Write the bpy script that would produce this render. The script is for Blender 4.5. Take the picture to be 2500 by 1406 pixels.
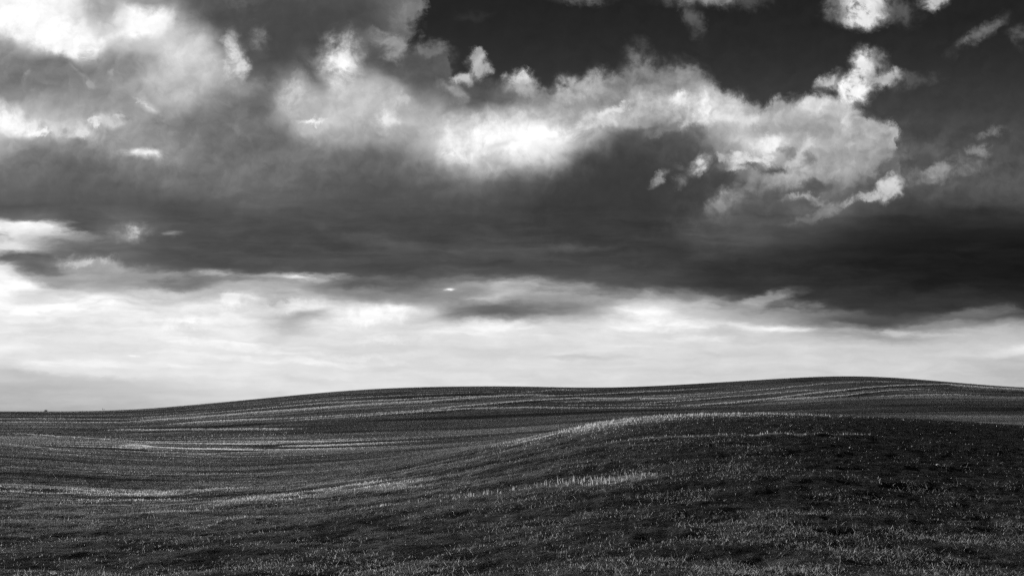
import bpy, math
import numpy as np

R = math.radians
scene = bpy.context.scene
for o in list(bpy.data.objects):
    bpy.data.objects.remove(o)

# ------------------------------------------------------------------ camera
EYE = 1.6                                   # eye height over the soil, metres
cam_data = bpy.data.cameras.new("camera")
cam_data.sensor_width = 36.0
cam_data.lens = 28.8                        # 64 degree wide angle, held level
cam_data.shift_y = 0.1188                   # rising front: the horizon sits low in the frame
cam_data.clip_start = 0.05
cam_data.clip_end = 20000
cam = bpy.data.objects.new("camera", cam_data)
scene.collection.objects.link(cam)
cam.location = (0, 0, EYE)
cam.rotation_euler = (R(90), 0, 0)          # looking along +Y
scene.camera = cam

scene.view_settings.view_transform = 'Standard'
scene.view_settings.look = 'None'
scene.view_settings.gamma = 1
scene.view_settings.exposure = 0.8       # exposed for the field; the sky is dim to match
scene.view_settings.use_curve_mapping = False
scene.cycles.max_bounces = 3
scene.cycles.diffuse_bounces = 2
scene.cycles.transmission_bounces = 3
scene.cycles.use_adaptive_sampling = True
scene.cycles.adaptive_threshold = 0.02
scene.cycles.adaptive_min_samples = 12
scene.cycles.use_denoising = False

# ------------------------------------------------------------------ sun
SUN_AZ, SUN_EL = -42.0, 15.0                # degrees left of view direction, above the horizon
sd = bpy.data.lights.new("sun", 'SUN')
sd.energy = 5.0
sd.angle = R(0.5)
sd.color = (1, 1, 1)                        # black and white picture
sun = bpy.data.objects.new("sun", sd)
scene.collection.objects.link(sun)
sun.rotation_euler = (R(90 - SUN_EL), 0, R(180 - SUN_AZ))

# ------------------------------------------------------------------ sky (world)
world = bpy.data.worlds.new("World")
scene.world = world
world.use_nodes = True
nt = world.node_tree
nt.nodes.clear()
N, L = nt.nodes, nt.links


def node(kind, **kw):
    n = N.new(kind)
    for k, v in kw.items():
        setattr(n, k, v)
    return n


def put(sock, v):
    if isinstance(v, bpy.types.NodeSocket):
        L.new(v, sock)
    else:
        sock.default_value = v


def math_(op, a, b=None, c=None, clamp=False):
    n = node("ShaderNodeMath", operation=op, use_clamp=clamp)
    put(n.inputs[0], a)
    if b is not None:
        put(n.inputs[1], b)
    if c is not None:
        put(n.inputs[2], c)
    return n.outputs[0]


def vec_(op, a, b=None, c=None, scale=None):
    n = node("ShaderNodeVectorMath", operation=op)
    put(n.inputs[0], a)
    if b is not None:
        put(n.inputs[1], b)
    if c is not None:
        put(n.inputs[2], c)
    if scale is not None:
        put(n.inputs['Scale'], scale)
    return n.outputs[0]


def maprange(v, a, b, c, d, smooth=True):
    n = node("ShaderNodeMapRange", interpolation_type='SMOOTHSTEP' if smooth else 'LINEAR')
    n.clamp = not smooth                    # smoothstep clamps by itself
    for s, x in zip(n.inputs, (v, a, b, c, d)):
        put(s, x)
    return n.outputs[0]


def mixf(f, a, b):
    n = node("ShaderNodeMix", data_type='FLOAT')
    put(n.inputs[0], f)
    put(n.inputs[2], a)
    put(n.inputs[3], b)
    return n.outputs[0]


def noise(vec, scale, detail, rough=0.5, kind='FBM', lac=2.0, color=False):
    n = node("ShaderNodeTexNoise", noise_dimensions='3D', noise_type=kind)
    n.normalize = True
    put(n.inputs['Vector'], vec)
    n.inputs['Scale'].default_value = scale
    n.inputs['Detail'].default_value = detail
    n.inputs['Roughness'].default_value = rough
    n.inputs['Lacunarity'].default_value = lac
    return n.outputs['Color' if color else 0]


def ramp(pos_val, x, x0, x1, interp='B_SPLINE'):
    """float curve through (position, value) as a colour ramp over x0..x1"""
    n = node("ShaderNodeValToRGB")
    cr = n.color_ramp
    cr.interpolation = interp
    while len(cr.elements) > 1:
        cr.elements.remove(cr.elements[-1])
    for i, (p, v) in enumerate(pos_val):
        t = (p - x0) / (x1 - x0)
        e = cr.elements[0] if i == 0 else cr.elements.new(t)
        e.position = t
        e.color = (v, v, v, 1)
    put(n.inputs[0], math_('MULTIPLY_ADD', x, 1 / (x1 - x0), -x0 / (x1 - x0)))
    sc = node("ShaderNodeSeparateColor")
    L.new(n.outputs[0], sc.inputs[0])
    return sc.outputs[0]


# A chart of the sky: the plane tangent to the northern (+Y) sky, 20 units = tangent 1.
# s runs east, t runs down from the zenith side, t = 10 is the horizon.  The clouds stand
# in the northern half; the south behind the camera is unseen, set dark to weaken the fill light.
tc = node("ShaderNodeTexCoord")
sep = node("ShaderNodeSeparateXYZ")
L.new(tc.outputs['Generated'], sep.inputs[0])
ay = math_('MAXIMUM', math_('ABSOLUTE', sep.outputs[1]), 0.12)
S = math_('MULTIPLY_ADD', math_('DIVIDE', sep.outputs[0], ay), 20.0, 12.5)
T = math_('MULTIPLY_ADD', math_('DIVIDE', sep.outputs[2], ay), -20.0, 10.0)
comb = node("ShaderNodeCombineXYZ")
L.new(S, comb.inputs[0])
L.new(T, comb.inputs[1])
P = comb.outputs[0]


def warped(p, stretch, scale, detail, rough, amp):
    """p pushed about by noise; stretch squeezes the noise lattice, amp is per axis"""
    q = vec_('MULTIPLY', p, stretch)
    c = noise(q, scale, detail, rough, color=True)
    c = vec_('SUBTRACT', c, (0.5, 0.5, 0.5))
    return vec_('MULTIPLY_ADD', c, amp, p)


P_soft = warped(P, (1, 1, 1), 1.2, 4, 0.42, (0.65, 0.55, 0))
P_crisp = warped(warped(P, (1, 1, 1), 1.6, 1, 0.5, (0.35, 0.3, 0)), (1, 1, 1), 3.3, 9, 0.66, (0.55, 0.55, 0))
P_strat = warped(P, (0.8, 2.2, 1), 1.0, 8, 0.62, (1.2, 0.4, 0))


def channel(p, i):
    s = node("ShaderNodeSeparateXYZ")
    L.new(p, s.inputs[0])
    return s.outputs[i]


# cloud brightness read on a coarse lattice, 26 columns by 21 rows
GRID = [
 [97,100,88,62,56,36,48,36,33,33,44,40,36,33,36,33,33,40,40,40,60,85,70,55,40,40],
 [97,100,80,93,85,38,34,33,30,32,42,40,36,33,36,33,33,40,40,40,60,85,60,50,40,40],
 [58,93,98,78,84,68,30,28,27,44,40,38,36,36,36,36,40,40,40,40,60,80,60,50,40,40],
 [50,46,48,55,75,80,48,33,62,36,32,36,45,50,50,50,48,46,44,50,60,80,60,50,40,40],
 [46,48,55,62,74,72,58,54,60,68,40,34,36,52,60,52,48,52,50,60,70,80,60,50,40,40],
 [55,60,58,60,66,58,46,63,73,74,64,48,40,56,60,56,66,78,76,66,74,70,60,50,40,40],
 [88,77,64,60,50,45,44,55,74,68,74,72,84,86,64,68,58,58,75,69,68,66,62,48,36,36],
 [62,53,52,55,58,45,42,42,60,58,63,86,84,96,72,38,32,36,74,76,68,66,62,34,34,33],
 [45,42,38,46,46,45,43,44,42,38,45,64,74,66,39,28,27,42,60,64,66,66,44,36,36,34],
 [38,36,35,36,42,42,42,40,36,32,34,39,40,34,28,25,24,32,36,50,46,40,36,36,36,34],
 [30,29,32,31,30,33,36,34,33,31,31,28,28,27,25,23,25,32,40,32,44,36,29,28,28,28],
 [40,44,32,40,32,29,29,30,29,28,26,27,27,26,24,22,25,34,35,31,32,26,23,22,22,22],
 [78,60,40,42,35,28,27,27,26,29,30,29,29,28,26,24,25,27,28,26,23,19,16,14,12,12],
 [90,52,62,52,36,31,30,30,30,29,28,29,30,29,28,27,25,22,19,17,15,14,12,12,12,12],
 [100,84,82,66,48,58,68,74,58,36,39,56,60,58,50,40,35,26,21,20,18,16,14,14,14,14],
 [93,94,94,93,90,92,86,80,84,90,82,62,46,48,58,74,88,72,62,44,31,27,25,26,23,20],
 [89,87,88,91,92,88,90,76,89,88,86,87,89,87,87,88,92,86,80,83,60,50,45,60,72,68],
 [91,88,87,87,89,90,89,87,86,85,85,85,85,85,85,85,85,84,83,83,82,81,80,80,82,82],
 [82,87,90,90,90,90,89,88,87,86,86,85,85,85,84,84,83,82,82,82,81,81,81,80,75,72],
 [70,71,75,78,82,84,85,86,86,86,86,86,86,86,86,85,85,84,84,83,82,82,82,81,78,76],
 [66,67,68,70,74,78,80,80,80,80,80,80,80,80,80,80,80,80,80,80,80,80,80,80,80,80],
]

# warp for the lattice: billowy above, drawn out into streaks towards the horizon
low = maprange(T, 4.3, 6.0, 0, 1)
mixv = node("ShaderNodeMix", data_type='VECTOR')
put(mixv.inputs[0], low)
put(mixv.inputs[4], P_soft)
put(mixv.inputs[5], P_strat)
P_base = mixv.outputs[1]
Sb, Tb = channel(P_base, 0), channel(P_base, 1)
val = None
for r, row in enumerate(GRID):
    c = ramp([(i, v / 100) for i, v in enumerate(row)], Sb, 0, 25, 'CARDINAL')
    val = c if val is None else mixf(maprange(Tb, r * 0.5 - 0.5, r * 0.5, 0, 1, smooth=False), val, c)

# the deep clear sky over the cloud bank, and the ragged upper edge of the bank
EDGE = [(0, 0), (9.7, 0), (9.9, 1.1), (10.1, 1.3), (10.5, 1.12), (10.9, 1.3), (11.1, 1.8), (12, 2.0), (13, 2.18),
        (13.7, 2.18), (14.3, 1.98), (15, 1.8), (15.6, 1.45), (16.1, 1.72), (16.8, 1.6), (17.4, 1.95), (18, 2.4),
        (18.7, 2.62), (19.5, 2.5), (20.1, 2.3), (20.8, 2.5), (21.3, 2.9), (21.6, 3.0), (21.9, 3.3), (22.05, 4.4), (22.4, 4.9), (25, 5.0)]
edge = math_('MULTIPLY', ramp([(p, v / 10) for p, v in EDGE], channel(P_crisp, 0), 0, 25, 'LINEAR'), 10)
gap = math_('SUBTRACT', channel(P_crisp, 1), edge)
ragged = math_('MULTIPLY_ADD', noise(P_crisp, 1.5, 7, 0.6), 2.2, -1.1)
left_mass = maprange(math_('ADD', math_('MULTIPLY_ADD', channel(P_crisp, 1), 0.42, channel(P_crisp, 0)), ragged), 10.0, 10.55, 1, 0)
cover = math_('MAXIMUM', maprange(gap, -0.12, 0.22, 0, 1), left_mass)
clear = ramp([(0, .145), (1, .17), (2, .212), (3, .275), (4, .33), (5, .34), (10, .3)], T, 0, 10)
v = mixf(cover, clear, val)

# fine structure of the cloud itself
bil = noise(P_crisp, 1.6, 4, 0.5)
lit = noise(vec_('ADD', P_crisp, (-0.1, -0.14, 0)), 1.6, 4, 0.5)
fine = noise(P_soft, 2.6, 9, 0.6)
stk = noise(vec_('MULTIPLY', P_strat, (0.6, 2.2, 1)), 1.3, 8, 0.6)
rip = noise(vec_('MULTIPLY', P_strat, (0.3, 5.0, 1)), 1.0, 5, 0.55)
shred = maprange(fine, 0.32, 0.68, 0.45, 1.5, smooth=False)
shred_lo = maprange(stk, 0.32, 0.68, 0.45, 1.5, smooth=False)
# (the lobes wait for the base coat - v is never below zero - so that the shader compiler works through them one by one)
gate = math_('MINIMUM', v, 0.0)
WARP = {}
for k_, p_ in (('c', P_crisp), ('s', P_soft), ('t', P_strat), ('p', P)):
    pm = node("ShaderNodeMapping")
    gv = node("ShaderNodeCombineXYZ")
    L.new(gate, gv.inputs[0])
    L.new(vec_('ADD', p_, gv.outputs[0]), pm.inputs['Vector'])
    WARP[k_] = pm.outputs[0]
# every cloud lobe: centre s, t; half axes; tilt (degrees, clockwise); brightness; opacity; edge softness; kind
LOBES = [
 # bright break at the upper left, near the sun
 (.7, .48, 1.8, .6, 25, 1.0, 1, .6, 's'), (1.7, 1.1, .9, .35, 25, 1.0, .9, .6, 's'),
 (3.4, .5, 1.0, .4, -5, 1.0, .95, .5, 's'), (2.6, .3, .5, .45, 40, .72, .6, 1, 's'),
 (.4, 2.98, .75, .3, 30, 1.0, .9, .8, 's'), (1.6, 3.25, .9, .25, 5, .9, .7, .8, 's'), (2.6, 2.95, .6, .18, -10, .9, .6, .8, 's'),
 (3.5, 3.76, .75, .24, 5, .62, .7, 1, 's'), (3.5, 3.78, .42, .13, 3, .98, .95, 1, 's'), (3.5, 2.5, .5, .12, 35, .85, .6, .8, 's'),
 (2.7, 1.62, 1.0, .32, -5, .47, .8, 1, 's'), (.9, 1.9, 1.4, .4, 0, .44, .75, 1, 's'), (2.6, 2.35, 1.3, .25, 5, .52, .6, 1, 's'), (2.5, .3, .5, .4, 20, .62, .7, 1, 's'), (4.45, 1.15, .6, .9, -15, .82, .5, .9, 's'), (4.5, 2.2, .6, .25, -20, .74, .5, 1, 's'),
 (2.9, 2.0, .4, .15, 10, .64, .5, 1, 'c'), (2.5, .25, .5, .3, 30, .62, .6, 1, 's'),
 # upper dark mass
 (7.1, .45, 2.4, .7, 8, .275, .8, .8, 's'), (6.2, 1.45, .6, .7, -20, .31, .7, .9, 's'),
 (6.0, .7, .6, .9, -25, .3, .6, 1, 's'), (6.45, 1.9, .3, .5, 0, .34, .6, 1, 's'), (7.5, 1.8, .2, .5, -35, .32, .6, 1, 's'),
 (8.7, 2.3, .7, .75, -20, .76, .6, 1, 's'), (9.3, 1.6, .7, .22, 38, .33, .7, 1, 's'), (10.0, 1.95, .4, .25, 0, .33, .6, 1, 's'), (5.3, 3.0, .9, .4, 0, .42, .5, 1, 's'),
 (7.2, .9, 1.6, .9, 20, .28, .7, 1, 's'), (5.75, 1.45, .26, .6, -5, .95, .8, .9, 'c'), (6.35, .95, .25, .25, 0, .6, .5, 1, 'c'),
 (8.35, 1.5, .5, .7, 10, .95, .8, 1, 'c'), (8.35, 1.52, .3, .3, 0, 1.0, .9, .8, 's'), (7.2, 2.3, .35, .45, 20, .9, .6, 1, 'c'),
 (9.45, .95, .5, .2, 20, .6, .7, .8, 'c'), (9.6, 1.2, .25, .35, -10, .62, .8, .8, 'c'), (9.9, .3, .35, .8, 15, .5, .6, .9, 'c'),
 (7.75, 3.12, .6, .3, 10, .78, .7, 1, 'c'), (7.65, 2.98, .3, .09, -4, 1.0, .95, .8, 'c'), (9.5, 3.0, .3, .25, -20, .95, .8, 1, 'c'), (9.8, 2.4, .2, .2, 0, .9, .6, 1, 'c'),
 # billows along the edge
 (10.5, 1.45, .62, .45, 0, .34, .8, .5, 'c'), (10.55, 1.22, .5, .16, 0, .46, .8, .8, 'c'),
 (11.7, 1.65, .32, .25, 0, .72, .9, .6, 'c'), (11.65, 1.36, .22, .18, 0, .66, .9, .6, 'c'),
 (11.3, 1.92, .25, .16, 0, .78, .9, .7, 'c'), (12.7, 2.02, .4, .28, 5, .84, .95, .6, 'c'), (12.9, 2.2, .6, .2, 10, .6, .7, .8, 'c'),
 (11.9, 2.25, .5, .4, 10, .31, .8, 1, 's'), (11.1, 2.25, .4, .2, 30, .72, .6, 1, 'c'),
 (14.05, 2.15, .5, .3, 10, .74, .8, .8, 'c'), (14.6, 2.0, .4, .3, 0, .72, .7, .9, 'c'), (15.55, 1.6, .35, .5, 10, .5, .8, 1, 'c'),
 (16.5, 1.9, .7, .4, 5, .55, .7, 1, 'c'),
 (15.0, 2.68, .42, .12, -28, 1.0, .95, .8, 'c'), (14.6, 2.95, .5, .3, -10, .85, .8, .9, 'c'), (15.9, 2.55, .8, .3, 0, .78, .7, 1, 's'),
 (17.3, 2.65, .45, .4, 0, .97, .95, .8, 'c'), (16.6, 2.4, .3, .22, 0, .92, .9, .7, 'c'), (17.8, 2.7, .5, .4, 0, .84, .8, .9, 'c'),
 (16.4, 2.95, .4, .3, 0, .76, .7, 1, 'c'),
 # the glowing hollow
 (12.6, 3.35, 1.7, .6, 3, 1.0, .95, .9, 's'), (13.1, 3.6, .8, .55, 10, 1.0, 1, .7, 's'), (11.2, 3.75, .55, .35, 10, .96, .9, .9, 's'),
 (12.6, 3.4, 1.0, .3, 5, 1.0, .9, 1, 'p'), (12.15, 3.6, .4, .1, -25, .78, .5, 1, 's'), (11.95, 4.0, .35, .3, 0, .75, .8, .9, 'c'),
 # grey billow below
 (16.4, 3.7, 1.1, .55, 20, .33, .85, .8, 'c'), (17.0, 4.5, 1.1, .7, 10, .28, .85, 1, 'c'), (15.3, 4.6, 2.4, 1.1, 0, .235, .8, 1, 's'),
 (17.05, 4.0, .3, .22, -30, .88, .9, .8, 'c'), (16.1, 4.4, .3, .12, -40, .62, .9, .8, 'c'), (17.7, 4.95, .55, .3, -25, .56, .85, 1, 'c'),
 (16.65, 4.4, .2, .15, -20, .5, .8, 1, 'c'), (18.3, 3.9, .5, .14, 10, .92, .8, .8, 'c'), (18.0, 3.95, .3, .2, 0, .85, .8, .8, 'c'),
 (18.8, 3.5, .35, .35, 0, .95, .85, 1, 'c'), (19.5, 4.35, .8, .22, -15, .72, .85, .8, 'c'), (19.2, 3.75, .2, .3, -20, .42, .6, 1, 'c'),
 (20.0, 3.2, .8, .4, -5, .66, .5, 1, 's'), (20.7, 2.95, .2, .25, 0, .85, .8, 1, 'c'), (20.0, 2.55, .5, .25, -20, .84, .85, .8, 'c'),
 (19.0, 2.6, .5, .2, -10, .68, .85, .7, 'c'), (21.2, 3.6, .8, .5, -20, .66, .9, .5, 'c'), (21.75, 3.25, .2, .35, -15, .66, .9, .6, 'c'),
 (20.7, 4.0, .7, .5, -30, .64, .9, .6, 'c'),
 (20.2, 4.7, 1.6, .5, -10, .4, .5, 1, 's'),
 (21.7, 4.15, .5, .25, -32, .37, .9, .6, 'c'), (21.15, 2.85, .2, .14, 0, .3, .8, .8, 'c'), (21.75, 3.3, .2, .3, 0, .68, .9, .6, 'c'), (22.05, 3.8, .32, .28, -35, .34, .95, .8, 'c'), (22.08, 3.2, .12, .3, 0, .3, .9, .9, 'c'),
 (15.9, 2.95, .3, .16, 10, .5, .7, .8, 'c'), (16.15, 3.15, .4, .13, -10, .48, .7, .8, 'c'), (17.0, 3.25, .4, .14, 40, .42, .7, .9, 'c'), (16.75, 3.05, .2, .12, -20, .8, .6, .9, 'c'),
 (18.2, 3.05, .3, .1, -25, .8, .7, .9, 'c'), (18.5, 3.25, .6, .15, -10, .62, .5, .9, 'c'), (19.4, 3.05, .9, .3, -5, .62, .6, .9, 's'), (20.4, 3.5, .9, .35, 0, .64, .6, .9, 's'),
 (18.8, 3.48, .5, .22, -15, .85, .7, .9, 'c'), (18.8, 3.45, .2, .16, 0, .99, .9, 1, 'c'), (19.7, 3.48, .2, .14, 0, .8, .7, .9, 'c'), (19.75, 3.85, .12, .2, -25, .46, .7, .8, 'c'), (19.3, 3.72, .12, .14, -20, .45, .7, .8, 'c'),
 (18.35, 4.08, .35, .1, 15, .38, .8, .8, 'c'), (18.85, 4.18, .35, .12, -10, .36, .8, .8, 'c'), (19.35, 4.0, .3, .1, -20, .78, .8, .8, 'c'), (18.72, 3.95, .16, .1, 0, .9, .8, .8, 'c'), (18.0, 3.82, .16, .13, 0, .92, .8, .8, 'c'), (17.6, 3.8, .15, .1, 0, .8, .7, .9, 'c'),
 (17.75, 4.35, .4, .22, 20, .28, .8, .8, 'c'), (18.25, 4.5, .35, .2, -20, .52, .7, .9, 'c'), (17.55, 4.95, .35, .22, -30, .58, .8, .8, 'c'), (19.9, 4.62, .4, .2, 0, .36, .7, .8, 'c'), (19.1, 4.75, .4, .25, 0, .33, .7, .9, 'c'),
 (16.3, 3.55, .5, .2, 0, .3, .6, .9, 'c'), (16.6, 4.05, .12, .08, 0, .42, .6, .9, 'c'),
 # small crinkles in the dimmer cloud at the left
 (1.0, 3.24, .3, .07, 0, 1.0, .8, .5, 'c'), (1.95, 3.25, .22, .14, -25, .92, .7, .8, 'c'), (2.35, 3.0, .12, .07, -20, .95, .8, .8, 'c'), (2.85, 2.9, .2, .05, -15, .85, .7, .8, 'c'), (.9, 3.5, .9, .15, 5, .55, .5, 1, 's'),
 (3.45, 2.5, .3, .05, 35, .84, .8, .9, 'c'), (.85, 2.27, .15, .06, 0, .55, .6, .9, 'c'), (2.3, 2.05, .12, .1, 0, .64, .7, .8, 'c'), (2.7, 1.8, .15, .08, -10, .62, .6, .8, 'c'), (1.9, 1.75, .4, .05, 35, .56, .6, .9, 's'), (.65, 1.88, .15, .08, 0, .6, .6, .9, 'c'),
 (5.85, 3.2, .3, .1, 40, .52, .6, .9, 's'), (6.3, 2.65, .5, .25, 20, .37, .6, 1, 's'), (3.9, 2.95, .3, .08, 15, .58, .6, .9, 'c'), (1.5, 4.0, .6, .25, 20, .36, .6, 1, 's'), (2.6, 3.55, .7, .12, -4, .58, .5, 1, 's'), (6.7, 3.3, .5, .3, 30, .4, .6, 1, 's'),
 (8.0, 3.9, 1.0, .35, 0, .4, .5, 1, 's'), (9.2, 3.8, .9, .25, 0, .36, .6, 1, 's'), (8.6, 3.3, 1.2, .2, -4, .62, .5, 1, 's'),
 # tall white puff
 (20.9, 2.15, .5, .42, -25, .98, 1, .6, 'c'), (21.0, 1.6, .3, .45, 10, .9, 1, .6, 'c'), (21.4, 1.5, .28, .28, 0, .76, .6, 1, 'c'),
 (21.6, 1.9, .55, .22, -5, .72, .95, .7, 'c'), (20.25, 1.95, .35, .18, -40, .76, .9, .7, 'c'), (22.3, 2.02, .6, .18, -8, .34, .8, .9, 'c'),
 # puffs on the top border and the loose ones at the right
 (21.1, .1, .75, .6, 0, .88, 1, .45, 'c'), (22.0, .3, .5, .3, 10, .36, .8, .9, 'c'), (22.8, -.05, .4, .32, 0, .72, 1, .6, 'c'), (20.4, .2, .3, .4, 0, .45, .8, .8, 'c'),
 (17.4, -.1, 1.2, .3, 0, .55, .9, .8, 'c'), (16.95, .5, .2, .4, -15, .38, .85, .9, 'c'), (14.2, -.05, .7, .2, 0, .42, .8, .9, 'c'), (18.3, .1, .5, .2, -10, .3, .8, .9, 'c'),
 (23.9, .85, .75, .17, -33, .42, .9, .9, 'c'), (24.9, .85, .3, .25, 0, .36, .8, .9, 'c'), (11.55, .35, .4, .16, 0, .22, .7, 1, 'c'),
 (24.15, 3.27, .4, .1, -16, .46, .9, .9, 'c'), (23.85, 3.7, .3, .13, 5, .52, .9, .8, 'c'), (23.0, 4.2, 1.1, .22, -12, .52, .85, .9, 'c'), (22.9, 4.12, .25, .2, 0, .6, .8, .8, 'c'),
 (22.2, 3.7, 1.0, .2, -8, .4, .5, 1, 's'),
 (21.35, 4.15, .14, .22, 15, .52, .9, .8, 'c'), (21.65, 4.6, .42, .3, -35, .82, 1, .5, 'c'), (21.3, 4.8, .4, .12, -5, .76, .9, .6, 'c'),
 (20.15, 5.2, .6, .14, -28, .58, .85, 1, 'c'), (19.7, 5.38, .5, .1, -12, .46, .7, 1, 'c'), (19.5, 4.8, .45, .08, -3, .76, .85, .9, 'c'), (20.0, 4.97, .28, .13, 35, .66, .8, 1, 'c'), (20.75, 4.9, .25, .08, -25, .68, .8, .9, 'c'),
 (19.7, 5.0, .5, .15, 20, .34, .7, 1, 'c'),
 # underside of the bank
 (14.6, 5.5, 2.4, .55, 2, .225, .75, .9, 's'), (7.0, 5.4, 2.4, .3, 3, .28, .6, 1, 's'), (11.2, 5.0, 1.5, .2, -6, .34, .5, 1, 's'), (17.9, 5.7, 1.0, .4, -10, .31, .6, 1, 's'),
 (9.6, 6.0, 2.0, .1, 14, .36, .45, 1, 's'), (12.8, 6.1, 2.2, .07, -2, .36, .5, 1, 't'), (12.2, 6.3, 2.4, .07, 4, .34, .5, 1, 't'),
 (6.0, 6.25, 3.4, .36, 2, .285, .8, .4, 't'), (11.5, 6.45, 3.0, .33, 3, .29, .7, .5, 't'), (15.5, 6.75, 2.5, .33, 3, .27, .7, .5, 't'), (19.5, 6.85, 3.0, .38, 2, .2, .7, .6, 't'),
 (24.2, 6.2, 4.0, .8, 3, .115, .75, 1, 't'), (22.0, 7.4, 3.6, .33, 2, .2, .75, .6, 't'),
 # gaps at the left, sun-lit from behind
 (.8, 5.72, 1.6, .2, 7, .92, .95, .5, 't'), (.4, 6.0, 1.0, .22, 0, .84, .9, .7, 't'), (.75, 5.5, .9, .06, -4, .97, .8, 1, 't'), (3.2, 5.68, .45, .16, -10, .62, .8, .9, 'c'), (3.3, 5.6, .16, .07, -20, .85, .8, 1, 'c'), (4.3, 5.72, .25, .05, 0, .55, .8, 1, 't'),
 # the bright band
 (.3, 6.85, 1.0, .18, 0, 1.0, .9, .8, 't'), (2.0, 7.42, 1.8, .12, -4, 1.0, .8, .8, 't'), (5.8, 7.28, .6, .14, -10, 1.0, .8, .9, 'c'), (4.6, 7.9, .7, .14, -15, 1.0, .8, .9, 'c'),
 (9.2, 7.65, .9, .16, -6, 1.0, .85, .9, 'c'), (16.2, 7.75, 1.3, .28, 0, .99, .8, 1, 't'), (12.0, 8.0, 1.4, .12, -5, .97, .8, .9, 't'), (7.3, 7.45, .8, .15, 0, .94, .7, .9, 'c'),
 (7.6, 6.78, 1.0, .09, 0, .95, .9, .8, 't'), (5.6, 6.72, .9, .08, 3, .72, .8, .8, 't'), (18.8, 8.0, 1.0, .07, 3, .97, .8, 1, 't'), (21.8, 8.1, 1.5, .08, 3, .88, .6, 1, 't'),
 (5.5, 8.38, 1.6, .05, 3, .99, .8, 1, 't'), (5.8, 8.5, 1.6, .05, 5, .98, .6, 1, 't'), (6.5, 8.78, 2.6, .05, 4, .97, .6, 1, 't'), (2.5, 8.9, 2.2, .06, 2, .97, .5, 1, 't'), (3.4, 8.7, .2, .02, 0, 1.0, .8, 1, 't'),
 (24.8, 8.55, .8, .08, -8, .94, .8, .9, 't'), (9.6, 8.3, .9, .08, -4, .94, .6, .9, 'c'), (8.5, 8.72, 1.2, .06, 2, .93, .5, .9, 'c'), (17.0, 8.25, .8, .06, 2, .93, .6, .9, 't'), (15.5, 8.45, .8, .05, 2, .92, .6, .9, 't'),
 # grey scraps of cloud in front of it
 (24.6, 7.55, 1.5, .14, 0, .22, .85, .8, 't'), (8.0, 7.15, 2.6, .12, 3, .68, .6, 1, 't'), (1.2, 6.7, 1.0, .1, 6, .62, .8, .9, 't'), (4.0, 7.2, 1.2, .06, -4, .78, .7, .9, 't'),
 (2.6, 6.75, 2.2, .2, 4, .6, .8, .9, 't'), (6.3, 7.05, 2.5, .12, 4, .72, .8, .9, 't'), (9.8, 7.1, 1.4, .15, 6, .5, .8, .9, 't'), (13.2, 7.2, 2.4, .18, 4, .66, .8, .9, 't'),
 (16.5, 7.3, 1.2, .13, 6, .68, .7, .9, 't'),
 (.7, 6.28, 1.5, .11, 0, .32, .95, .7, 't'), (2.2, 6.08, 1.4, .22, 8, .36, .9, .8, 't'), (.95, 6.52, .6, .16, 8, .38, .95, .7, 't'), (2.4, 6.48, 1.1, .16, 5, .62, .85, .8, 'c'), (2.1, 6.4, .6, .06, -6, .82, .7, .9, 'c'),
 (1.45, 6.9, .55, .11, 5, .55, .85, .8, 't'), (.9, 7.2, .6, .12, -8, .8, .7, .9, 't'), (2.45, 6.85, .6, .15, -10, .56, .75, 1, 't'), (3.3, 6.82, .7, .12, -5, .52, .75, 1, 't'), (4.7, 6.93, 1.1, .1, -4, .42, .85, 1, 't'), (3.3, 7.15, 1.0, .08, 0, .74, .7, .9, 't'),
 (6.3, 6.98, 1.2, .1, 3, .66, .7, .9, 't'), (6.9, 7.25, .7, .1, 0, .68, .7, .9, 'c'), (9.0, 6.96, 1.6, .16, 2, .37, .9, .7, 't'), (9.0, 7.2, 1.5, .12, 8, .52, .7, .9, 't'), (7.4, 7.76, .6, .1, -16, .62, .85, 1, 't'), (4.5, 8.08, .5, .08, 0, .84, .7, 1, 'c'),
 (11.6, 6.8, .9, .09, 0, .5, .8, .9, 't'), (12.6, 7.08, 1.4, .2, 0, .7, .7, .9, 't'), (11.4, 7.12, .6, .1, 0, .45, .7, .9, 't'), (12.3, 7.6, 1.5, .13, -2, .38, .95, .8, 't'), (13.6, 7.45, 1.2, .16, 5, .5, .8, .9, 't'),
 (14.3, 7.1, 1.0, .13, 6, .6, .7, .9, 't'), (16.5, 7.15, .7, .12, 10, .45, .6, .9, 't'), (17.2, 7.5, .7, .14, -10, .72, .7, .9, 't'), (18.6, 7.62, 1.6, .2, -2, .66, .85, .8, 't'), (18.7, 7.28, .9, .09, -12, .62, .8, .8, 't'),
 (20.0, 7.75, 1.3, .16, 4, .48, .85, .8, 't'), (21.4, 7.85, 1.4, .12, 2, .3, .9, .8, 't'), (23.6, 7.72, 1.6, .12, -6, .42, .8, .8, 't'), (22.8, 7.95, 1.2, .06, -4, .55, .7, .9, 't'), (20.6, 7.95, .7, .05, 0, .5, .7, .9, 't'),
 (14.3, 8.7, 1.1, .04, 1, .76, .8, .9, 't'), (17.0, 9.1, 2.5, .04, 2, .79, .5, 1, 't'), (24.7, 8.85, .8, .2, 0, .73, .7, 1, 't'), (.5, 9.15, .8, .08, 8, .7, .7, 1, 't'), (1.8, 9.25, 1.6, .07, 3, .72, .6, 1, 't'), (2.0, 9.45, 3.2, .16, 2, .68, .5, 1, 't'), (10.9, 7.07, .16, .025, 0, .95, .9, 1, 't'),
]
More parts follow.
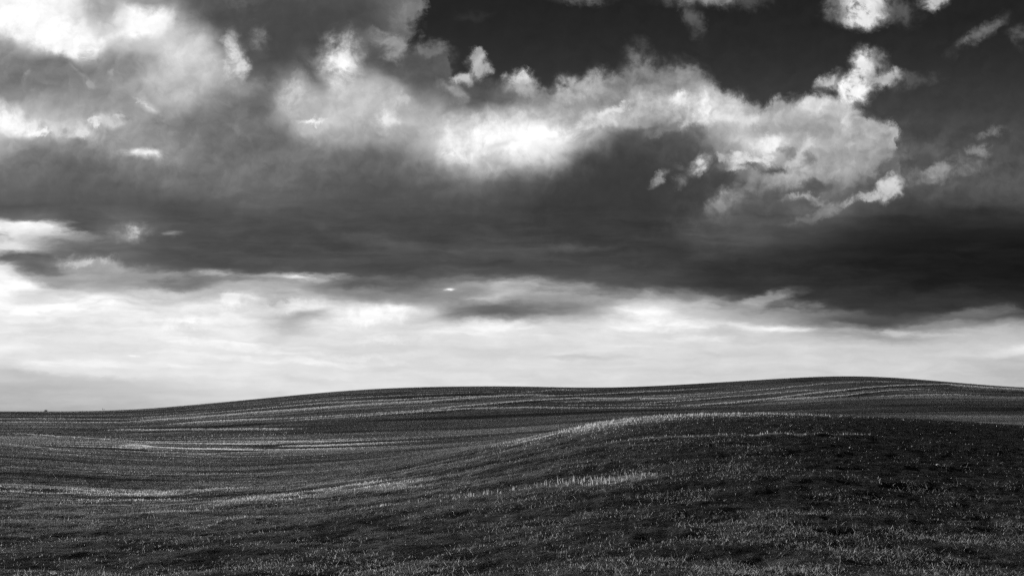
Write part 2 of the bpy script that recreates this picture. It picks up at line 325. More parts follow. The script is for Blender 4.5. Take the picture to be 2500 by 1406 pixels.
for (cs, ct, ra, rb, rot, bright, op, soft, kind) in LOBES:
    m = node("ShaderNodeMapping", vector_type='TEXTURE')
    L.new(WARP[kind], m.inputs['Vector'])
    m.inputs['Location'].default_value = (cs, ct, 0)
    m.inputs['Rotation'].default_value = (0, 0, R(rot))
    h = min(1.0, 0.3 + 0.7 * soft)                     # width of the soft rim
    m.inputs['Scale'].default_value = (ra / (1 - 0.36 * h), rb * (1.45 if ct > 5.4 else 1.0) / (1 - 0.36 * h), 1)
    g = node("ShaderNodeTexGradient", gradient_type='SPHERICAL')
    L.new(m.outputs[0], g.inputs[0])
    f = math_('MULTIPLY', g.outputs[1], shred_lo if kind == 't' else shred) if kind != 'p' else g.outputs[1]
    v = mixf(maprange(f, 0.0, h, 0.0, op), v, bright)

body = maprange(v, 0.2, 0.5, maprange(T, 4.6, 5.4, 0.1, 0.33), 1)
up = maprange(T, 4.2, 5.8, 1, 0)
puff = math_('MULTIPLY_ADD', math_('SUBTRACT', bil, lit), 1.0, math_('MULTIPLY', math_('SUBTRACT', fine, 0.5), 0.5))
tex_up = math_('MULTIPLY', puff, math_('MULTIPLY', up, maprange(S, 9.0, 17.0, 0.24, 0.42)))
tex_lo = math_('MULTIPLY', math_('MULTIPLY_ADD', math_('SUBTRACT', rip, 0.5), 0.5, math_('SUBTRACT', stk, 0.5)), math_('MULTIPLY', math_('SUBTRACT', 1.0, up), maprange(T, 7.4, 8.6, 0.36, 0.17)))
v = math_('ADD', v, math_('MULTIPLY', math_('ADD', tex_up, tex_lo), body))
v = math_('MAXIMUM', math_('MINIMUM', v, 1.03), 0.02)
v = mixf(maprange(sep.outputs[1], -0.1, 0.25, 0.0, 1.0), 0.22, v)
rad = math_('POWER', v, 2.2)

# clear-air light, seen through a red filter: only the red of the blue sky gets through
sky = node("ShaderNodeTexSky", sky_type='NISHITA')
sky.sun_disc = False
sky.sun_elevation = R(SUN_EL)
sky.sun_rotation = R(SUN_AZ)
sr = node("ShaderNodeSeparateColor")
L.new(sky.outputs[0], sr.inputs[0])
air = math_('MULTIPLY', sr.outputs[0], 0.01)
total = math_('MULTIPLY_ADD', rad, 10.0, air)
bg = node("ShaderNodeBackground")
L.new(total, bg.inputs['Color'])
bg.inputs['Strength'].default_value = 0.1 / 2 ** 0.8
out = node("ShaderNodeOutputWorld")
L.new(bg.outputs[0], out.inputs[0])

# ------------------------------------------------------------------ terrain height
rng = np.random.default_rng(7)


def vnoise(x, y, seed):
    """smooth lattice noise, -1..1"""
    xi, yi = np.floor(x).astype(np.int64), np.floor(y).astype(np.int64)
    fx, fy = x - xi, y - yi
    fx, fy = fx * fx * fx * (fx * (fx * 6 - 15) + 10), fy * fy * fy * (fy * (fy * 6 - 15) + 10)

    def h(a, b):
        n = (a * 374761393 + b * 668265263 + seed * 974634541) & 0xFFFFFFFF
        n = ((n ^ (n >> 13)) * 1274126177) & 0xFFFFFFFF
        n = ((n ^ (n >> 16)) * 2246822519) & 0xFFFFFFFF
        return ((n ^ (n >> 15)) & 0xFFFFFF) / 8388607.5 - 1
    a, b, c, d = h(xi, yi), h(xi + 1, yi), h(xi, yi + 1), h(xi + 1, yi + 1)
    return (a + (b - a) * fx) * (1 - fy) + (c + (d - c) * fx) * fy


def fbm(x, y, seed, octaves=4, gain=0.5):
    s, a, t = 0, 1, 0
    for k in range(octaves):
        s = s + a * vnoise(x * 2 ** k, y * 2 ** k, seed + k)
        t += a
        a *= gain
    return s / t


# slope of the sight line (per mille / 2 below eye level) at which the ground lies, by bearing and distance
BEAR = np.array([-700, 0, 300, 600, 900, 1200, 1500, 1800, 2100, 2500, 3200], float)
DIST = np.array([6, 9, 13, 18, 24, 30, 38, 50, 65, 85, 110, 150, 195, 230, 300], float)
DROP = np.array([
 [560, 560, 556, 550, 543, 533, 522, 512, 512, 516, 520],
 [432, 425, 420, 410, 396, 372, 346, 326, 328, 338, 345],
 [330, 325, 322, 310, 290, 252, 213, 188, 192, 210, 225],
 [258, 255, 258, 245, 220, 170, 116, 88, 96, 126, 140],
 [204, 205, 215, 205, 178, 120, 54, 30, 42, 72, 90],
 [165, 170, 185, 182, 157, 93, 25, 9, 17, 42, 60],
 [130, 135, 155, 156, 134, 84, 40, 22, 22, 38, 50],
 [96, 100, 118, 123, 108, 84, 58, 43, 38, 36, 42],
 [74, 78, 85, 87, 80, 64, 42, 30, 22, 18, 24],
 [58, 60, 60, 50, 40, 33, 14, 6, -8, -14, 0],
 [42, 42, 42, 28, 10, -3, -10, -15, -38, -34, -18],
 [22, 22, 22, 8, -18, -34, -34, -46, -65, -49, -30],
 [6, 4, 2, -23, -50, -57, -53, -69, -83, -53, -36],
 [8, 7, 6, -19, -44, -50, -47, -61, -75, -46, -30],
 [14, 14, 14, -8, -28, -33, -30, -42, -54, -29, -16],
], float)
ZT = EYE - DROP / 2000.0 * DIST[:, None]


def cubic_matrix(xk, x):
    """weights of a Catmull-Rom spline through knots xk, evaluated at x (rows)"""
    x = np.clip(x, xk[0], xk[-1])
    i = np.clip(np.searchsorted(xk, x) - 1, 0, len(xk) - 2)
    h = xk[i + 1] - xk[i]
    t = (x - xk[i]) / h
    h00, h10, h01, h11 = 2*t**3 - 3*t**2 + 1, t**3 - 2*t**2 + t, -2*t**3 + 3*t**2, t**3 - t**2
    W = np.zeros((len(x), len(xk)))
    r = np.arange(len(x))
    W[r, i] += h00
    W[r, i + 1] += h01
    for j, hh in ((i, h10), (i + 1, h11)):
        jm, jp = np.maximum(j - 1, 0), np.minimum(j + 1, len(xk) - 1)
        s = hh * h / (xk[jp] - xk[jm])
        W[r, jp] += s
        W[r, jm] -= s
    return W


_bf = np.arange(-700, 3201, 5.0)
_df = np.exp(np.linspace(math.log(6), math.log(300), 700))
ZF = cubic_matrix(np.log(DIST), np.log(_df)) @ ZT @ cubic_matrix(BEAR, _bf).T
_k = np.exp(-0.5 * (np.arange(-45, 46) / 16.0) ** 2)
_k /= _k.sum()
ZF = np.apply_along_axis(lambda r: np.convolve(np.pad(r, 45, mode='edge'), _k, 'valid'), 1, ZF)


def base_height(x, y):
    d = np.maximum(y, 6.0)
    b = np.clip(1250 + 2000 * x / d, -700, 3200)
    fb = (b + 700) / 5.0
    ib = np.clip(fb.astype(int), 0, len(_bf) - 2)
    tb = fb - ib
    dd = np.clip(d, 6, 300)
    fd = (np.log(dd) - math.log(6)) / (math.log(300) - math.log(6)) * (len(_df) - 1)
    idd = np.clip(fd.astype(int), 0, len(_df) - 2)
    td = fd - idd
    z = (ZF[idd, ib] * (1 - tb) + ZF[idd, ib + 1] * tb) * (1 - td) + (ZF[idd + 1, ib] * (1 - tb) + ZF[idd + 1, ib + 1] * tb) * td
    return z - 0.03 * np.maximum(d - 300, 0)


def row_coord(x, y):
    """across-the-rows coordinate: drill rows run left to right and bend gently"""
    return y + 0.35 * vnoise(x / 9.0, y / 6.0, 5) * np.clip(y / 20, .3, 2) + 0.02 * x


# pale lines left by the drill and the tractor: ((bearing, distance in metres) ..., half width in metres, strength)
STREAKS = [
 ([(0, 25.5), (120, 25.5), (250, 25.3), (400, 25.4), (560, 27.0)], 0.73, 1.0),
 ([(180, 21.8), (330, 23.3), (420, 22.4)], 0.50, 0.5),
 ([(380, 18.4), (520, 19.1), (600, 20.1), (760, 22.1), (900, 23.3)], 0.63, 0.85),
 ([(560, 20.9), (700, 21.4), (900, 21.6), (1000, 20.5)], 1.39, 0.6),
 ([(0, 59.7), (60, 57.3), (150, 53.0), (260, 53.0)], 1.11, 0.6),
 ([(0, 49.5), (100, 49.8), (200, 49.9)], 1.11, 0.35),
 ([(60, 85.3), (160, 76.8), (330, 68.2), (450, 65.9)], 1.23, 0.4),
 ([(200, 38.9), (400, 38.6), (560, 36.9)], 0.59, 0.35),
 ([(330, 62.4), (380, 59.9), (480, 58.9), (560, 60.8)], 1.82, 0.9),
 ([(470, 69.5), (600, 68.1), (760, 66.4)], 0.95, 0.6),
 ([(560, 55.7), (700, 56.9), (850, 56.7)], 1.37, 0.6),
 ([(400, 56.6), (480, 54.7), (540, 53.3)], 0.81, 0.7),
 ([(300, 96.8), (500, 89.4), (670, 84.0)], 1.56, 0.45),
 ([(0, 148.0), (150, 149.2), (300, 144.5)], 2.21, 0.3),
 ([(0, 130.6), (150, 131.8), (300, 127.3)], 2.11, 0.3),
 ([(360, 151.4), (612, 158.4), (800, 156.9), (980, 150.0), (1196, 150.0), (1376, 173.9)], 1.63, 0.8),
 ([(360, 132.7), (612, 144.2), (800, 142.0), (1052, 137.6), (1304, 151.3)], 2.97, 0.85),
 ([(460, 112.1), (660, 110.5), (800, 108.8), (1016, 111.5), (1214, 121.6), (1412, 135.2), (1628, 129.4)], 2.07, 0.85),
 ([(760, 103.5), (908, 104.9), (1160, 110.5), (1340, 107.4), (1560, 102.2)], 1.22, 0.7),
 ([(700, 166.7), (900, 164.4), (1100, 162.4), (1300, 167.1)], 1.21, 0.5),
 ([(1340, 146.0), (1520, 158.6), (1700, 163.4)], 1.66, 0.6),
 ([(1412, 123.9), (1560, 131.8), (1700, 135.0)], 1.51, 0.5),
 ([(1412, 113.3), (1500, 111.5), (1600, 111.0)], 1.21, 0.5),
 ([(1600, 142.2), (1780, 142.8), (1960, 149.2), (2140, 158.9)], 1.94, 0.7),
 ([(1600, 116.1), (1780, 127.3), (1960, 130.4)], 1.44, 0.6),
 ([(1700, 106.9), (1888, 114.2), (2068, 122.7), (2212, 138.5), (2320, 154.4), (2500, 143.7)], 2.21, 0.85),
 ([(1900, 111.0), (1996, 107.3), (2068, 107.8), (2230, 122.8)], 1.24, 0.7),
 ([(2180, 103.4), (2270, 106.1), (2330, 108.1)], 1.71, 0.4),
 ([(1500, 21.3), (1600, 20.9), (1780, 20.1), (1960, 20.4), (2130, 21.5)], 0.20, 0.34),
 ([(1350, 22.0), (1477, 20.5), (1600, 19.6), (1720, 18.9)], 0.17, 0.14),
 ([(1240, 15.5), (1268, 15.4), (1400, 14.8), (1560, 14.6)], 0.36, 0.27),
 ([(1120, 15.8), (1160, 15.6), (1210, 15.4)], 0.29, 0.45),
 ([(500, 14.6), (560, 15.3), (640, 15.5)], 0.19, 0.3),
 ([(900, 16.1), (1010, 16.7), (1100, 16.6)], 0.31, 0.35),
]


def smooth(a, b, t):
    t = np.clip((t - a) / (b - a), 0, 1)
    return t * t * (3 - 2 * t)


def fields(x, y):
    """ridge relief, grass cover, straw cover and share of tall stubble, 0..1"""
    v_ = row_coord(x, y)
    bearing = 1250 + 2000 * x / np.maximum(y, 4)
    bands = (0.7 * fbm(x / 30, v_ / 2.6, 21, 3) + 0.9 * fbm(x / 16, v_ / 1.1, 31, 3) + 0.6 * vnoise(x / 8, v_ / 0.42, 41))
    far = np.clip((y - 40) / 40, 0, 1)
    bands_far = 1.0 * fbm(x / 80, v_ / 6.0, 51, 4) + 0.7 * vnoise(x / 50, v_ / 1.8, 61)
    b = bands * (1 - far) + bands_far * far
    patch = fbm(x / 9, y / 6, 71, 3)
    clump = np.where(y < 45, fbm(x / 0.55, y / 0.45, 171, 3), 0) * np.clip(1.3 - y / 40, 0, 1)
    hold = (0.35 + 0.65 * smooth(10, 19, y)) * np.clip(0.75 + 1.3 * fbm(x / 14, y / 5, 181, 2), 0.1, 1.4)   # rows show better in some places than in others
    grass = np.clip(0.48 + 0.7 * b * hold + 0.35 * patch + (0.75 + 0.5 * (1 - smooth(9, 22, y))) * clump, 0, 1)
    # the near rise is mostly worked soil, laid barer to stand in for its shade; the hollow and the left are greener
    bare_and_shade = np.clip(smooth(1000, 1700, bearing) * (1 - smooth(29, 34, y)) * smooth(4, 13, y) + 0.3 * smooth(1950, 2300, bearing) * smooth(11, 15, y) * (1 - smooth(29, 36, y)), 0, 1.2)
    grass = grass * (1 - 0.78 * bare_and_shade) * (1 - 0.5 * (1 - smooth(8, 20, y)))
    line = np.zeros_like(x)
    ridge = np.zeros_like(x)
    for i, (pts, hw, st) in enumerate(STREAKS):
        pb = np.array([p[0] for p in pts], float)
        pd = np.array([p[1] for p in pts], float)
        hw = hw * (0.55 if pd.mean() > 70 else 0.85)
        q = np.flatnonzero((bearing > pb[0] - 70) & (bearing < pb[-1] + 90) & (y > pd.min() - 5 * hw) & (y < pd.max() + 5 * hw))
        if not len(q):
            continue
        xq, yq, bq = x[q], y[q], bearing[q]
        on = smooth(pb[0] - 70, pb[0] + 30, bq) * (1 - smooth(pb[-1] - 30, pb[-1] + 90, bq))
        wob = 0.35 * hw * vnoise(xq / (0.25 * pd.mean()), np.full_like(xq, i * 3.7), 81)
        e = (yq + wob - np.interp(bq, pb, pd)) / hw
        on = on * np.clip(0.8 + 0.6 * vnoise(xq / (0.12 * pd.mean()), np.full_like(xq, i * 5.1), 83), 0.3, 1)
        line[q] = np.maximum(line[q], st * on * np.exp(-e ** 4))
        ridge[q] += on * st * (np.exp(-(e - 0.2) ** 2) - 0.8 * np.exp(-(e + 1.7) ** 2)) * (0.04 if pd.mean() < 35 else min(0.3, 0.06 + 0.0016 * pd.mean()))
        grass[q] *= 1 - 0.75 * on * st * np.exp(-((e + 1.9) / 0.8) ** 2)  # grass thinned on the near side, imitating the shadow below each row
    line *= np.where(y < 80, np.clip(0.72 + 1.1 * fbm(x / 2.2, y / 0.4, 231, 3), 0.15, 1.1), 1)
    # pale stubble on the crest of the near rise
    cw = np.interp(bearing, [1100, 1250, 1500, 1700, 2000, 2400], [1.5, 3.2, 3.0, 2.3, 1.6, 0.8])
    cy = np.interp(bearing, [1100, 1250, 1500, 1700, 2000, 2400], [31.0, 29.5, 28.5, 28.6, 29.3, 29.5])
    crest = np.exp(-((y - cy) / cw) ** 2) * smooth(1100, 1350, bearing) * (1 - 0.95 * smooth(1550, 2250, bearing))
    crest *= np.clip(0.55 + 0.9 * fbm(x / 1.2, y / 0.8, 191, 3), 0.05, 1)
    # pale patches in the hollow at the left
    hollow = 1.2 * np.exp(-((y - 62) / 7.5) ** 2 - ((bearing - 580) / 290) ** 2) * np.clip(0.25 + 1.9 * vnoise(x / 12, v_ / 1.0, 91), 0, 1)
    straw = np.clip(np.maximum.reduce([line, 0.52 * crest, hollow]), 0, 1)
    stub = np.clip(crest + np.exp(-((y - 15.1) / 1.2) ** 2) * smooth(1080, 1150, bearing) * (1 - smooth(1560, 1650, bearing)), 0, 1)
    relief = 0.085 * bands * hold * (1 - 0.6 * bare_and_shade) * np.clip(1.15 - y / 70, 0.25, 1) + 0.05 * far * bands_far + ridge + 0.03 * clump
    return relief, grass, straw, stub


def clods(x, y):
    near = np.clip(1.4 - y / 40, 0, 1)
    return near * (0.03 * fbm(x / 0.35, y / 0.35, 101, 3) + 0.025 * vnoise(x / 1.3, y / 0.8, 111))


def ground_z(x, y):
    rel, g, s, t = fields(x, y)
    return base_height(x, y) + rel + clods(x, y), g, s, t


# ------------------------------------------------------------------ materials
def material(name):
    m = bpy.data.materials.new(name)
    m.use_nodes = True
    m.node_tree.nodes.clear()
    return m, m.node_tree.nodes, m.node_tree.links


def soil_material():
    global N, L
    m, N, L = material("field_soil")
    geo = node("ShaderNodeNewGeometry")
    a = node("ShaderNodeAttribute", attribute_name="grass")
    b = node("ShaderNodeAttribute", attribute_name="straw")
    n1 = noise(geo.outputs['Position'], 6.0, 6, 0.7)
    n2 = noise(geo.outputs['Position'], 0.9, 5, 0.65)
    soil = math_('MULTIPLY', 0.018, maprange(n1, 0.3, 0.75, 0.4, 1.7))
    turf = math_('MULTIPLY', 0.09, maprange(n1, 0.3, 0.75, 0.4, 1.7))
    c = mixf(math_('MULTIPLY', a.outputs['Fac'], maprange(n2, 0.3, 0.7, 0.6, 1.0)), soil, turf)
    c = mixf(math_('MULTIPLY', b.outputs['Fac'], maprange(n1, 0.35, 0.65, 0.3, 1.0)), c, 0.45)
    d = node("ShaderNodeBsdfDiffuse")
    L.new(c, d.inputs['Color'])
    bump = node("ShaderNodeBump")
    bump.inputs['Strength'].default_value = 0.9
    bump.inputs['Distance'].default_value = 0.08
    L.new(noise(geo.outputs['Position'], 5.0, 6, 0.7), bump.inputs['Height'])
    L.new(bump.outputs[0], d.inputs['Normal'])
    o = node("ShaderNodeOutputMaterial")
    L.new(d.outputs[0], o.inputs[0])
    return m


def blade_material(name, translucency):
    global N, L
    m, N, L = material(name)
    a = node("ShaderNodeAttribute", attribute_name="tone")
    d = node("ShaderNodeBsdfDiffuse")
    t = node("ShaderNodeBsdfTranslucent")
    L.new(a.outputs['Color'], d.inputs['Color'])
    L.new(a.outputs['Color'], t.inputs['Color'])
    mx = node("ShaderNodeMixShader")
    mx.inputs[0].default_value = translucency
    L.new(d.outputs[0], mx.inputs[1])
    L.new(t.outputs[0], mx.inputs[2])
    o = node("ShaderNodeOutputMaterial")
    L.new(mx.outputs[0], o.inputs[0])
    return m


def add_mesh(name, verts, faces_flat, loop_start, mat, smooth=False, attrs=()):
    me = bpy.data.meshes.new(name)
    me.vertices.add(len(verts))
    me.vertices.foreach_set("co", np.ascontiguousarray(verts, np.float32).ravel())
    me.loops.add(len(faces_flat))
    me.loops.foreach_set("vertex_index", np.ascontiguousarray(faces_flat, np.int32))
    me.polygons.add(len(loop_start))
    me.polygons.foreach_set("loop_start", np.ascontiguousarray(loop_start, np.int32))
    if smooth:
        me.polygons.foreach_set("use_smooth", np.ones(len(loop_start), bool))
    for an, data in attrs:
        at = me.attributes.new(an, 'FLOAT', 'POINT')
        at.data.foreach_set("value", np.ascontiguousarray(data, np.float32))
    me.materials.append(mat)
    me.update(calc_edges=True)
    o = bpy.data.objects.new(name, me)
    scene.collection.objects.link(o)
    return o


# ------------------------------------------------------------------ ground sheet
def build_ground():
    # fan of bearings all the way round, fine in front
    front = np.arctan((np.arange(-500, 3001, 4.0) - 1250) / 2000.0)
    side = np.linspace(front[-1], front[0] + 2 * math.pi, 140)[1:-1]
    ang = np.concatenate([front, side])
    d = np.concatenate([[0.25, 0.6, 1.2, 2.0, 3.0], np.exp(np.linspace(math.log(4), math.log(320), 1000)), np.exp(np.linspace(math.log(340), math.log(6000), 40))])
    A, D = np.meshgrid(ang, d)
    k = np.cos(A)
    rad_ = np.where(k > 0.45, D / np.maximum(k, 0.45), D / 0.45)     # constant depth in front
    x, y = rad_ * np.sin(A), rad_ * np.cos(A)
    z, g, s, t = ground_z(x.ravel(), y.ravel())
    na, nd = len(ang), len(d)
    verts = np.stack([x.ravel(), y.ravel(), z], 1)
    i = np.arange(nd - 1)[:, None] * na
    j = np.arange(na)[None, :]
    jn = (j + 1) % na
    q = np.stack([i + j, i + na + j, i + na + jn, i + jn], -1).reshape(-1, 4)[:, ::-1]
    centre = len(verts)
    verts = np.vstack([verts, [[0, 0, float(verts[:na, 2].mean())]]])
    tri = np.stack([np.full(na, centre), np.arange(na), (np.arange(na) + 1) % na], 1)[:, ::-1]
    flat = np.concatenate([q.ravel(), tri.ravel()])
    start = np.concatenate([np.arange(len(q)) * 4, len(q) * 4 + np.arange(na) * 3])
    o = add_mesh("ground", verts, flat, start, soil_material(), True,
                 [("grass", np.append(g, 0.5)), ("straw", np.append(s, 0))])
    o['kind'] = 'structure'
    o['label'] = 'rolling dark field with faint drill rows rising to low hills'
    return o


build_ground()


# ------------------------------------------------------------------ grass and stubble
def scatter(n, d0, d1, b0=-350, b1=2850):
    """points spread evenly over the view, so thinning with distance"""
    d = np.exp(rng.uniform(math.log(d0), math.log(d1), n))
    b = rng.uniform(b0, b1, n)
    return (b - 1250) / 2000.0 * d, d, b


def blades(x, y, z, length, width, lean, heading, bend, tone):
    """each blade: a tapering two-segment strip; returns verts, faces and tone"""
    n = len(x)
    hx, hy = np.cos(heading), np.sin(heading)
    face = heading + math.pi / 2 + rng.normal(0, 0.6, n)
    wx, wy = np.cos(face) * width / 2, np.sin(face) * width / 2
    pts = []
    for t, w in ((0.0, 1.0), (0.55, 0.85), (1.0, 0.12)):
        l = lean + bend * t
        px = x + hx * np.sin(l) * length * t
        py = y + hy * np.sin(l) * length * t
        pz = z + np.cos(l) * length * t - 0.01 * (t == 0)
        pts += [np.stack([px - wx * w, py - wy * w, pz], 1), np.stack([px + wx * w, py + wy * w, pz], 1)]
    V = np.stack(pts, 1).reshape(-1, 3)
    base = np.arange(n)[:, None] * 6
    F = np.concatenate([base + np.array([[0, 1, 3, 2]]), base + np.array([[2, 3, 5, 4]])], 1).reshape(-1)
    return V, F, np.repeat(tone, 6)


def join(name, sets, mat, label):
    V = np.vstack([s[0] for s in sets])
    off, Fs = 0, []
    for s in sets:
        Fs.append(s[1] + off)
        off += len(s[0])
    F = np.concatenate(Fs)
    T_ = np.concatenate([s[2] for s in sets])
    o = add_mesh(name, V, F, np.arange(len(F) // 4) * 4, mat, False, [("tone", T_)])
    o['kind'] = 'stuff'
    o['label'] = label
    return o


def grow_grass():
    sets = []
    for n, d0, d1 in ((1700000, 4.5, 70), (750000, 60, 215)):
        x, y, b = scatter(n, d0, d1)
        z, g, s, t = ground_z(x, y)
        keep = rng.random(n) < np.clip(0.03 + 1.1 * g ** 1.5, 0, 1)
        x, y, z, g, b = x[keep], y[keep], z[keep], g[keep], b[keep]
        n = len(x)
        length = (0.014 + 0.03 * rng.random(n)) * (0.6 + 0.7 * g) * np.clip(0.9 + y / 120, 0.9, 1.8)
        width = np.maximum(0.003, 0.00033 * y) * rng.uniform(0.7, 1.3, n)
        tone = rng.uniform(0.07, 0.19, n) * (0.4 + 1.0 * g) * (0.5 + 0.5 * smooth(11, 22, y)) * (1 - 0.35 * smooth(1500, 2200, b) * (1 - smooth(29, 36, y))) * (1 + 0.3 * smooth(16, 24, y) * (1 - smooth(1000, 1500, b)))  # blades near and right toned darker, shade put into their colour
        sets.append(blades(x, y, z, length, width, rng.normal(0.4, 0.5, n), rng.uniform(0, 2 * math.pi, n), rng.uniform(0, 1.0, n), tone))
    # small broad leaves between the blades
    n = 560000
    x, y, b = scatter(n, 4.5, 40)
    z, g, s, t = ground_z(x, y)
    keep = rng.random(n) < (0.03 + 0.6 * smooth(0.0, 0.5, fbm(x / 0.8, y / 0.4, 211, 3) + 0.5 * fbm(x / 6, y / 1.6, 221, 2))) * np.clip(1.2 - y / 34, 0.05, 1) * (1 - 0.85 * smooth(1400, 2200, b) * smooth(11, 15, y))  # leaves thinned on the right slope too, to imitate shade
    x, y, z = x[keep], y[keep], z[keep]
    n = len(x)
    sets.append(blades(x, y, z + 0.01, rng.uniform(0.012, 0.032, n), np.maximum(0.005, 0.00042 * y) * rng.uniform(0.6, 1.3, n), rng.uniform(0.2, 1.4, n),
                       rng.uniform(0, 2 * math.pi, n), rng.uniform(0, 0.8, n), 0.03 + 0.45 * rng.random(n) ** 3))
    return join("grass", sets, blade_material("grass_blade", 0.5), 'short grass growing in bands along the drill rows')


def lay_straw():
    sets = []
    # stubble and pale dry grass where the straw cover is thick
    for n, d0, d1 in ((900000, 4.5, 75), (1700000, 60, 205)):
        x, y, b = scatter(n, d0, d1)
        z, g, s, t = ground_z(x, y)
        k = rng.random(n) < s
        x, y, z, t = x[k], y[k], z[k], t[k]
        n = len(x)
        tall = np.where(y > 75, 1.0, 0.45 + 0.55 * t)
        sets.append(blades(x, y, z, rng.uniform(0.04, 0.13, n) * tall, np.maximum(0.003, 0.00034 * y) * rng.uniform(0.7, 1.2, n), rng.normal(0, 0.55, n),
                           rng.uniform(0, 2 * math.pi, n), rng.normal(0, 0.25, n), rng.uniform(0.42, 0.8, n) * np.where(y > 75, 0.8, 1)))
    # broken straw lying about on the soil, nearest to the camera
    n = 420000
    x, y, b = scatter(n, 4.5, 42)
    z, g, s, t = ground_z(x, y)
    loose = np.clip((b + 700) / 2600, 0.2, 1) * (0.06 + 0.94 * smooth(-0.1, 0.35, fbm(x / 1.3, y / 0.6, 131, 4)))
    loose *= 1 - 0.85 * smooth(1650, 2300, b) * smooth(11, 15, y)  # straw kept sparse at the right, deepening the painted shade
    k = rng.random(n) < loose * np.clip(1.2 - y / 22, 0.06, 0.95)
    x, y, z = x[k], y[k], z[k]
    n = len(x)
    sets.append(blades(x, y, z + 0.012, 0.012 + 0.085 * rng.random(n) ** 3, np.maximum(0.0024, 0.00025 * y) * rng.uniform(0.7, 1.2, n),
                       rng.uniform(0.6, 1.5, n), rng.uniform(0, 2 * math.pi, n), rng.normal(0, 0.08, n), 0.12 + 0.6 * rng.random(n) ** 1.6))
    return join("straw", sets, blade_material("dry_straw", 0.5), 'pale stubble and broken straw scattered over the dark soil')


# ------------------------------------------------------------------ small things in the field
def plain_material(name, albedo):
    global N, L
    m, N, L = material(name)
    geo = node("ShaderNodeNewGeometry")
    c = maprange(noise(geo.outputs['Position'], 30.0, 4, 0.6), 0.3, 0.7, albedo * 0.6, albedo * 1.3)
    d = node("ShaderNodeBsdfDiffuse")
    L.new(c, d.inputs['Color'])
    o = node("ShaderNodeOutputMaterial")
    L.new(d.outputs[0], o.inputs[0])
    return m


def spot(bearing, d):
    x = np.array([(bearing - 1250) / 2000 * d])
    z = ground_z(x, np.array([d]))[0]
    return float(x[0]), float(d), float(z[0])


def thing(name, label, category, loc, group=None):
    o = bpy.data.objects.new(name, None)
    scene.collection.objects.link(o)
    o.location = loc
    o['label'], o['category'] = label, category
    if group:
        o['group'] = group
    return o


def part(name, verts, faces, mat, parent, smooth_=False):
    me = bpy.data.meshes.new(name)
    me.from_pydata([tuple(v) for v in verts], [], faces)
    if smooth_:
        me.polygons.foreach_set("use_smooth", [True] * len(me.polygons))
    me.materials.append(mat)
    o = bpy.data.objects.new(name, me)
    scene.collection.objects.link(o)
    o.parent = parent
    return o


def tube(points, radii, sides=6):
    V, F = [], []
    for (px, py, pz), r in zip(points, radii):
        for k in range(sides):
            a = 2 * math.pi * k / sides
            V.append((px + r * math.cos(a), py + r * math.sin(a), pz))
    for i in range(len(points) - 1):
        for k in range(sides):
            F.append((i * sides + k, i * sides + (k + 1) % sides, (i + 1) * sides + (k + 1) % sides, (i + 1) * sides + k))
    return V, F


def leaves(centres, size):
    V, F = [], []
    for c in centres:
        u = rng.normal(size=3)
        u /= np.linalg.norm(u)
        w = np.cross(u, rng.normal(size=3))
        w /= np.linalg.norm(w)
        k = size * rng.uniform(0.6, 1.3)
        i = len(V)
        V += [c - u * k, c + w * k * 0.45, c + u * k, c - w * k * 0.45]
        F.append((i, i + 1, i + 2, i + 3))
    return V, F


bark = plain_material("bark", 0.06)
leaf = plain_material("dark_leaf", 0.05)
dry = plain_material("dry_stem", 0.12)
flint = plain_material("pale_flint", 0.55)

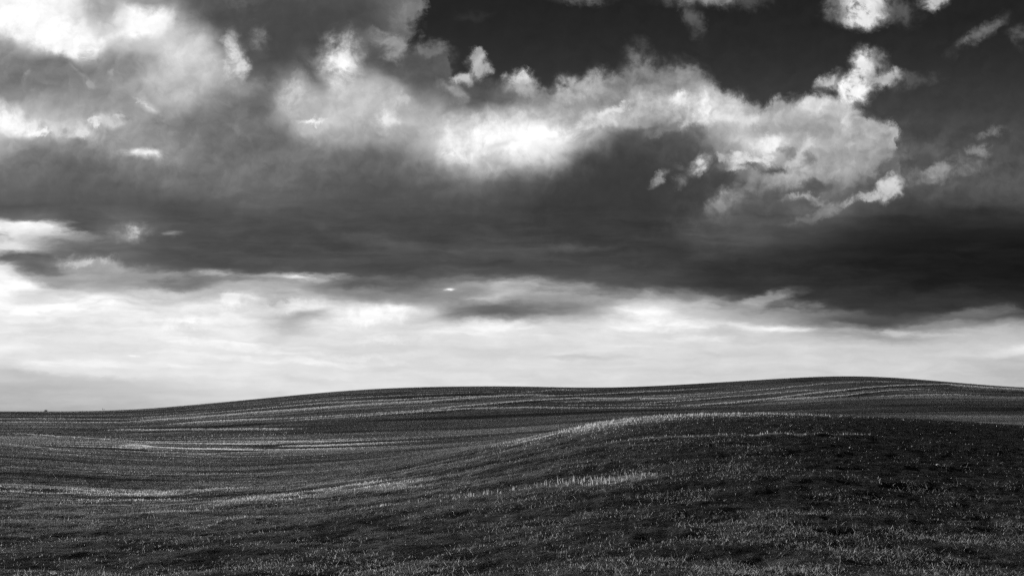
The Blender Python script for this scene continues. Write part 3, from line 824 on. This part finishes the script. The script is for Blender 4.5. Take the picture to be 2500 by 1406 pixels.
# a low bush on the skyline at the far left
bush = thing("bush", "low dark bush standing on the skyline at the far left", "bush", spot(112, 193))
bush.scale = (0.6, 0.6, 0.6)
V, F = [], []
for k in range(5):
    a = k * 1.26
    tv, tf = tube([(0, 0, -0.05), (0.12 * math.cos(a), 0.12 * math.sin(a), 0.22), (0.3 * math.cos(a), 0.3 * math.sin(a), 0.45)], (0.03, 0.022, 0.01))
    F += [tuple(i + len(V) for i in f) for f in tf]
    V += tv
part("stem", V, F, bark, bush)
cl = [np.array([0.33 * math.cos(a) * r, 0.33 * math.sin(a) * r, h]) for a, r, h in ((0, 1, .32), (1.2, 1.1, .4), (2.4, .9, .3), (3.6, 1.2, .36), (5, 1, .42), (0, 0, .5))]
cen = np.vstack([c + rng.normal(0, 0.1, (260, 3)) for c in cl])
V, F = leaves(cen, 0.045)
part("crown", V, F, leaf, bush)

# two dry weeds on the same skyline
for b_, h_, lab in ((250, 0.5, "taller dry weed stalk on the left skyline, right of the bush"), (253.5, 0.34, "shorter dry weed stalk on the left skyline beside the taller one")):
    w_ = thing("dry_weed", lab, "weed", spot(b_, 190), "dry weeds on the left skyline")
    V, F = tube([(0, 0, -0.05), (0.02, 0, h_ * 0.5), (0.05, 0.01, h_)], (0.02, 0.015, 0.008))
    part("stem", V, F, dry, w_)
    cen = np.array([0.05, 0.01, h_]) + rng.normal(0, 1, (120, 3)) * np.array([0.02, 0.02, 0.035])
    V, F = leaves(cen, 0.06)
    part("seed_head", V, F, dry, w_)

# three pale stones on the dark near rise
import bmesh
for b_, d_, r_, lab in ((2076, 18.4, 0.03, "small pale stone in the dark soil, leftmost of three on the near rise"),
                        (2228, 19.4, 0.022, "smallest pale stone, the middle and farthest of three on the near rise"),
                        (2290, 16.4, 0.026, "small pale stone nearest the dark right edge of the near rise")):
    bm = bmesh.new()
    bmesh.ops.create_icosphere(bm, subdivisions=3, radius=r_)
    for v_ in bm.verts:
        c = v_.co
        n_ = float(vnoise(np.array([c.x / r_ * 1.1 + b_]), np.array([c.y / r_ * 1.1 + c.z / r_ * 0.7]), 9)[0])
        c *= 1 + 0.28 * n_
        c.z *= 0.7
        c.x *= 1.3
    me = bpy.data.meshes.new("stone")
    bm.to_mesh(me)
    bm.free()
    me.materials.append(flint)
    o = bpy.data.objects.new("stone", me)
    scene.collection.objects.link(o)
    x_, y_, z_ = spot(b_, d_)
    o.location = (x_, y_, z_ + r_ * 0.45)
    o['label'], o['category'], o['group'] = lab, "stone", "pale stones on the near rise"

grow_grass()
lay_straw()
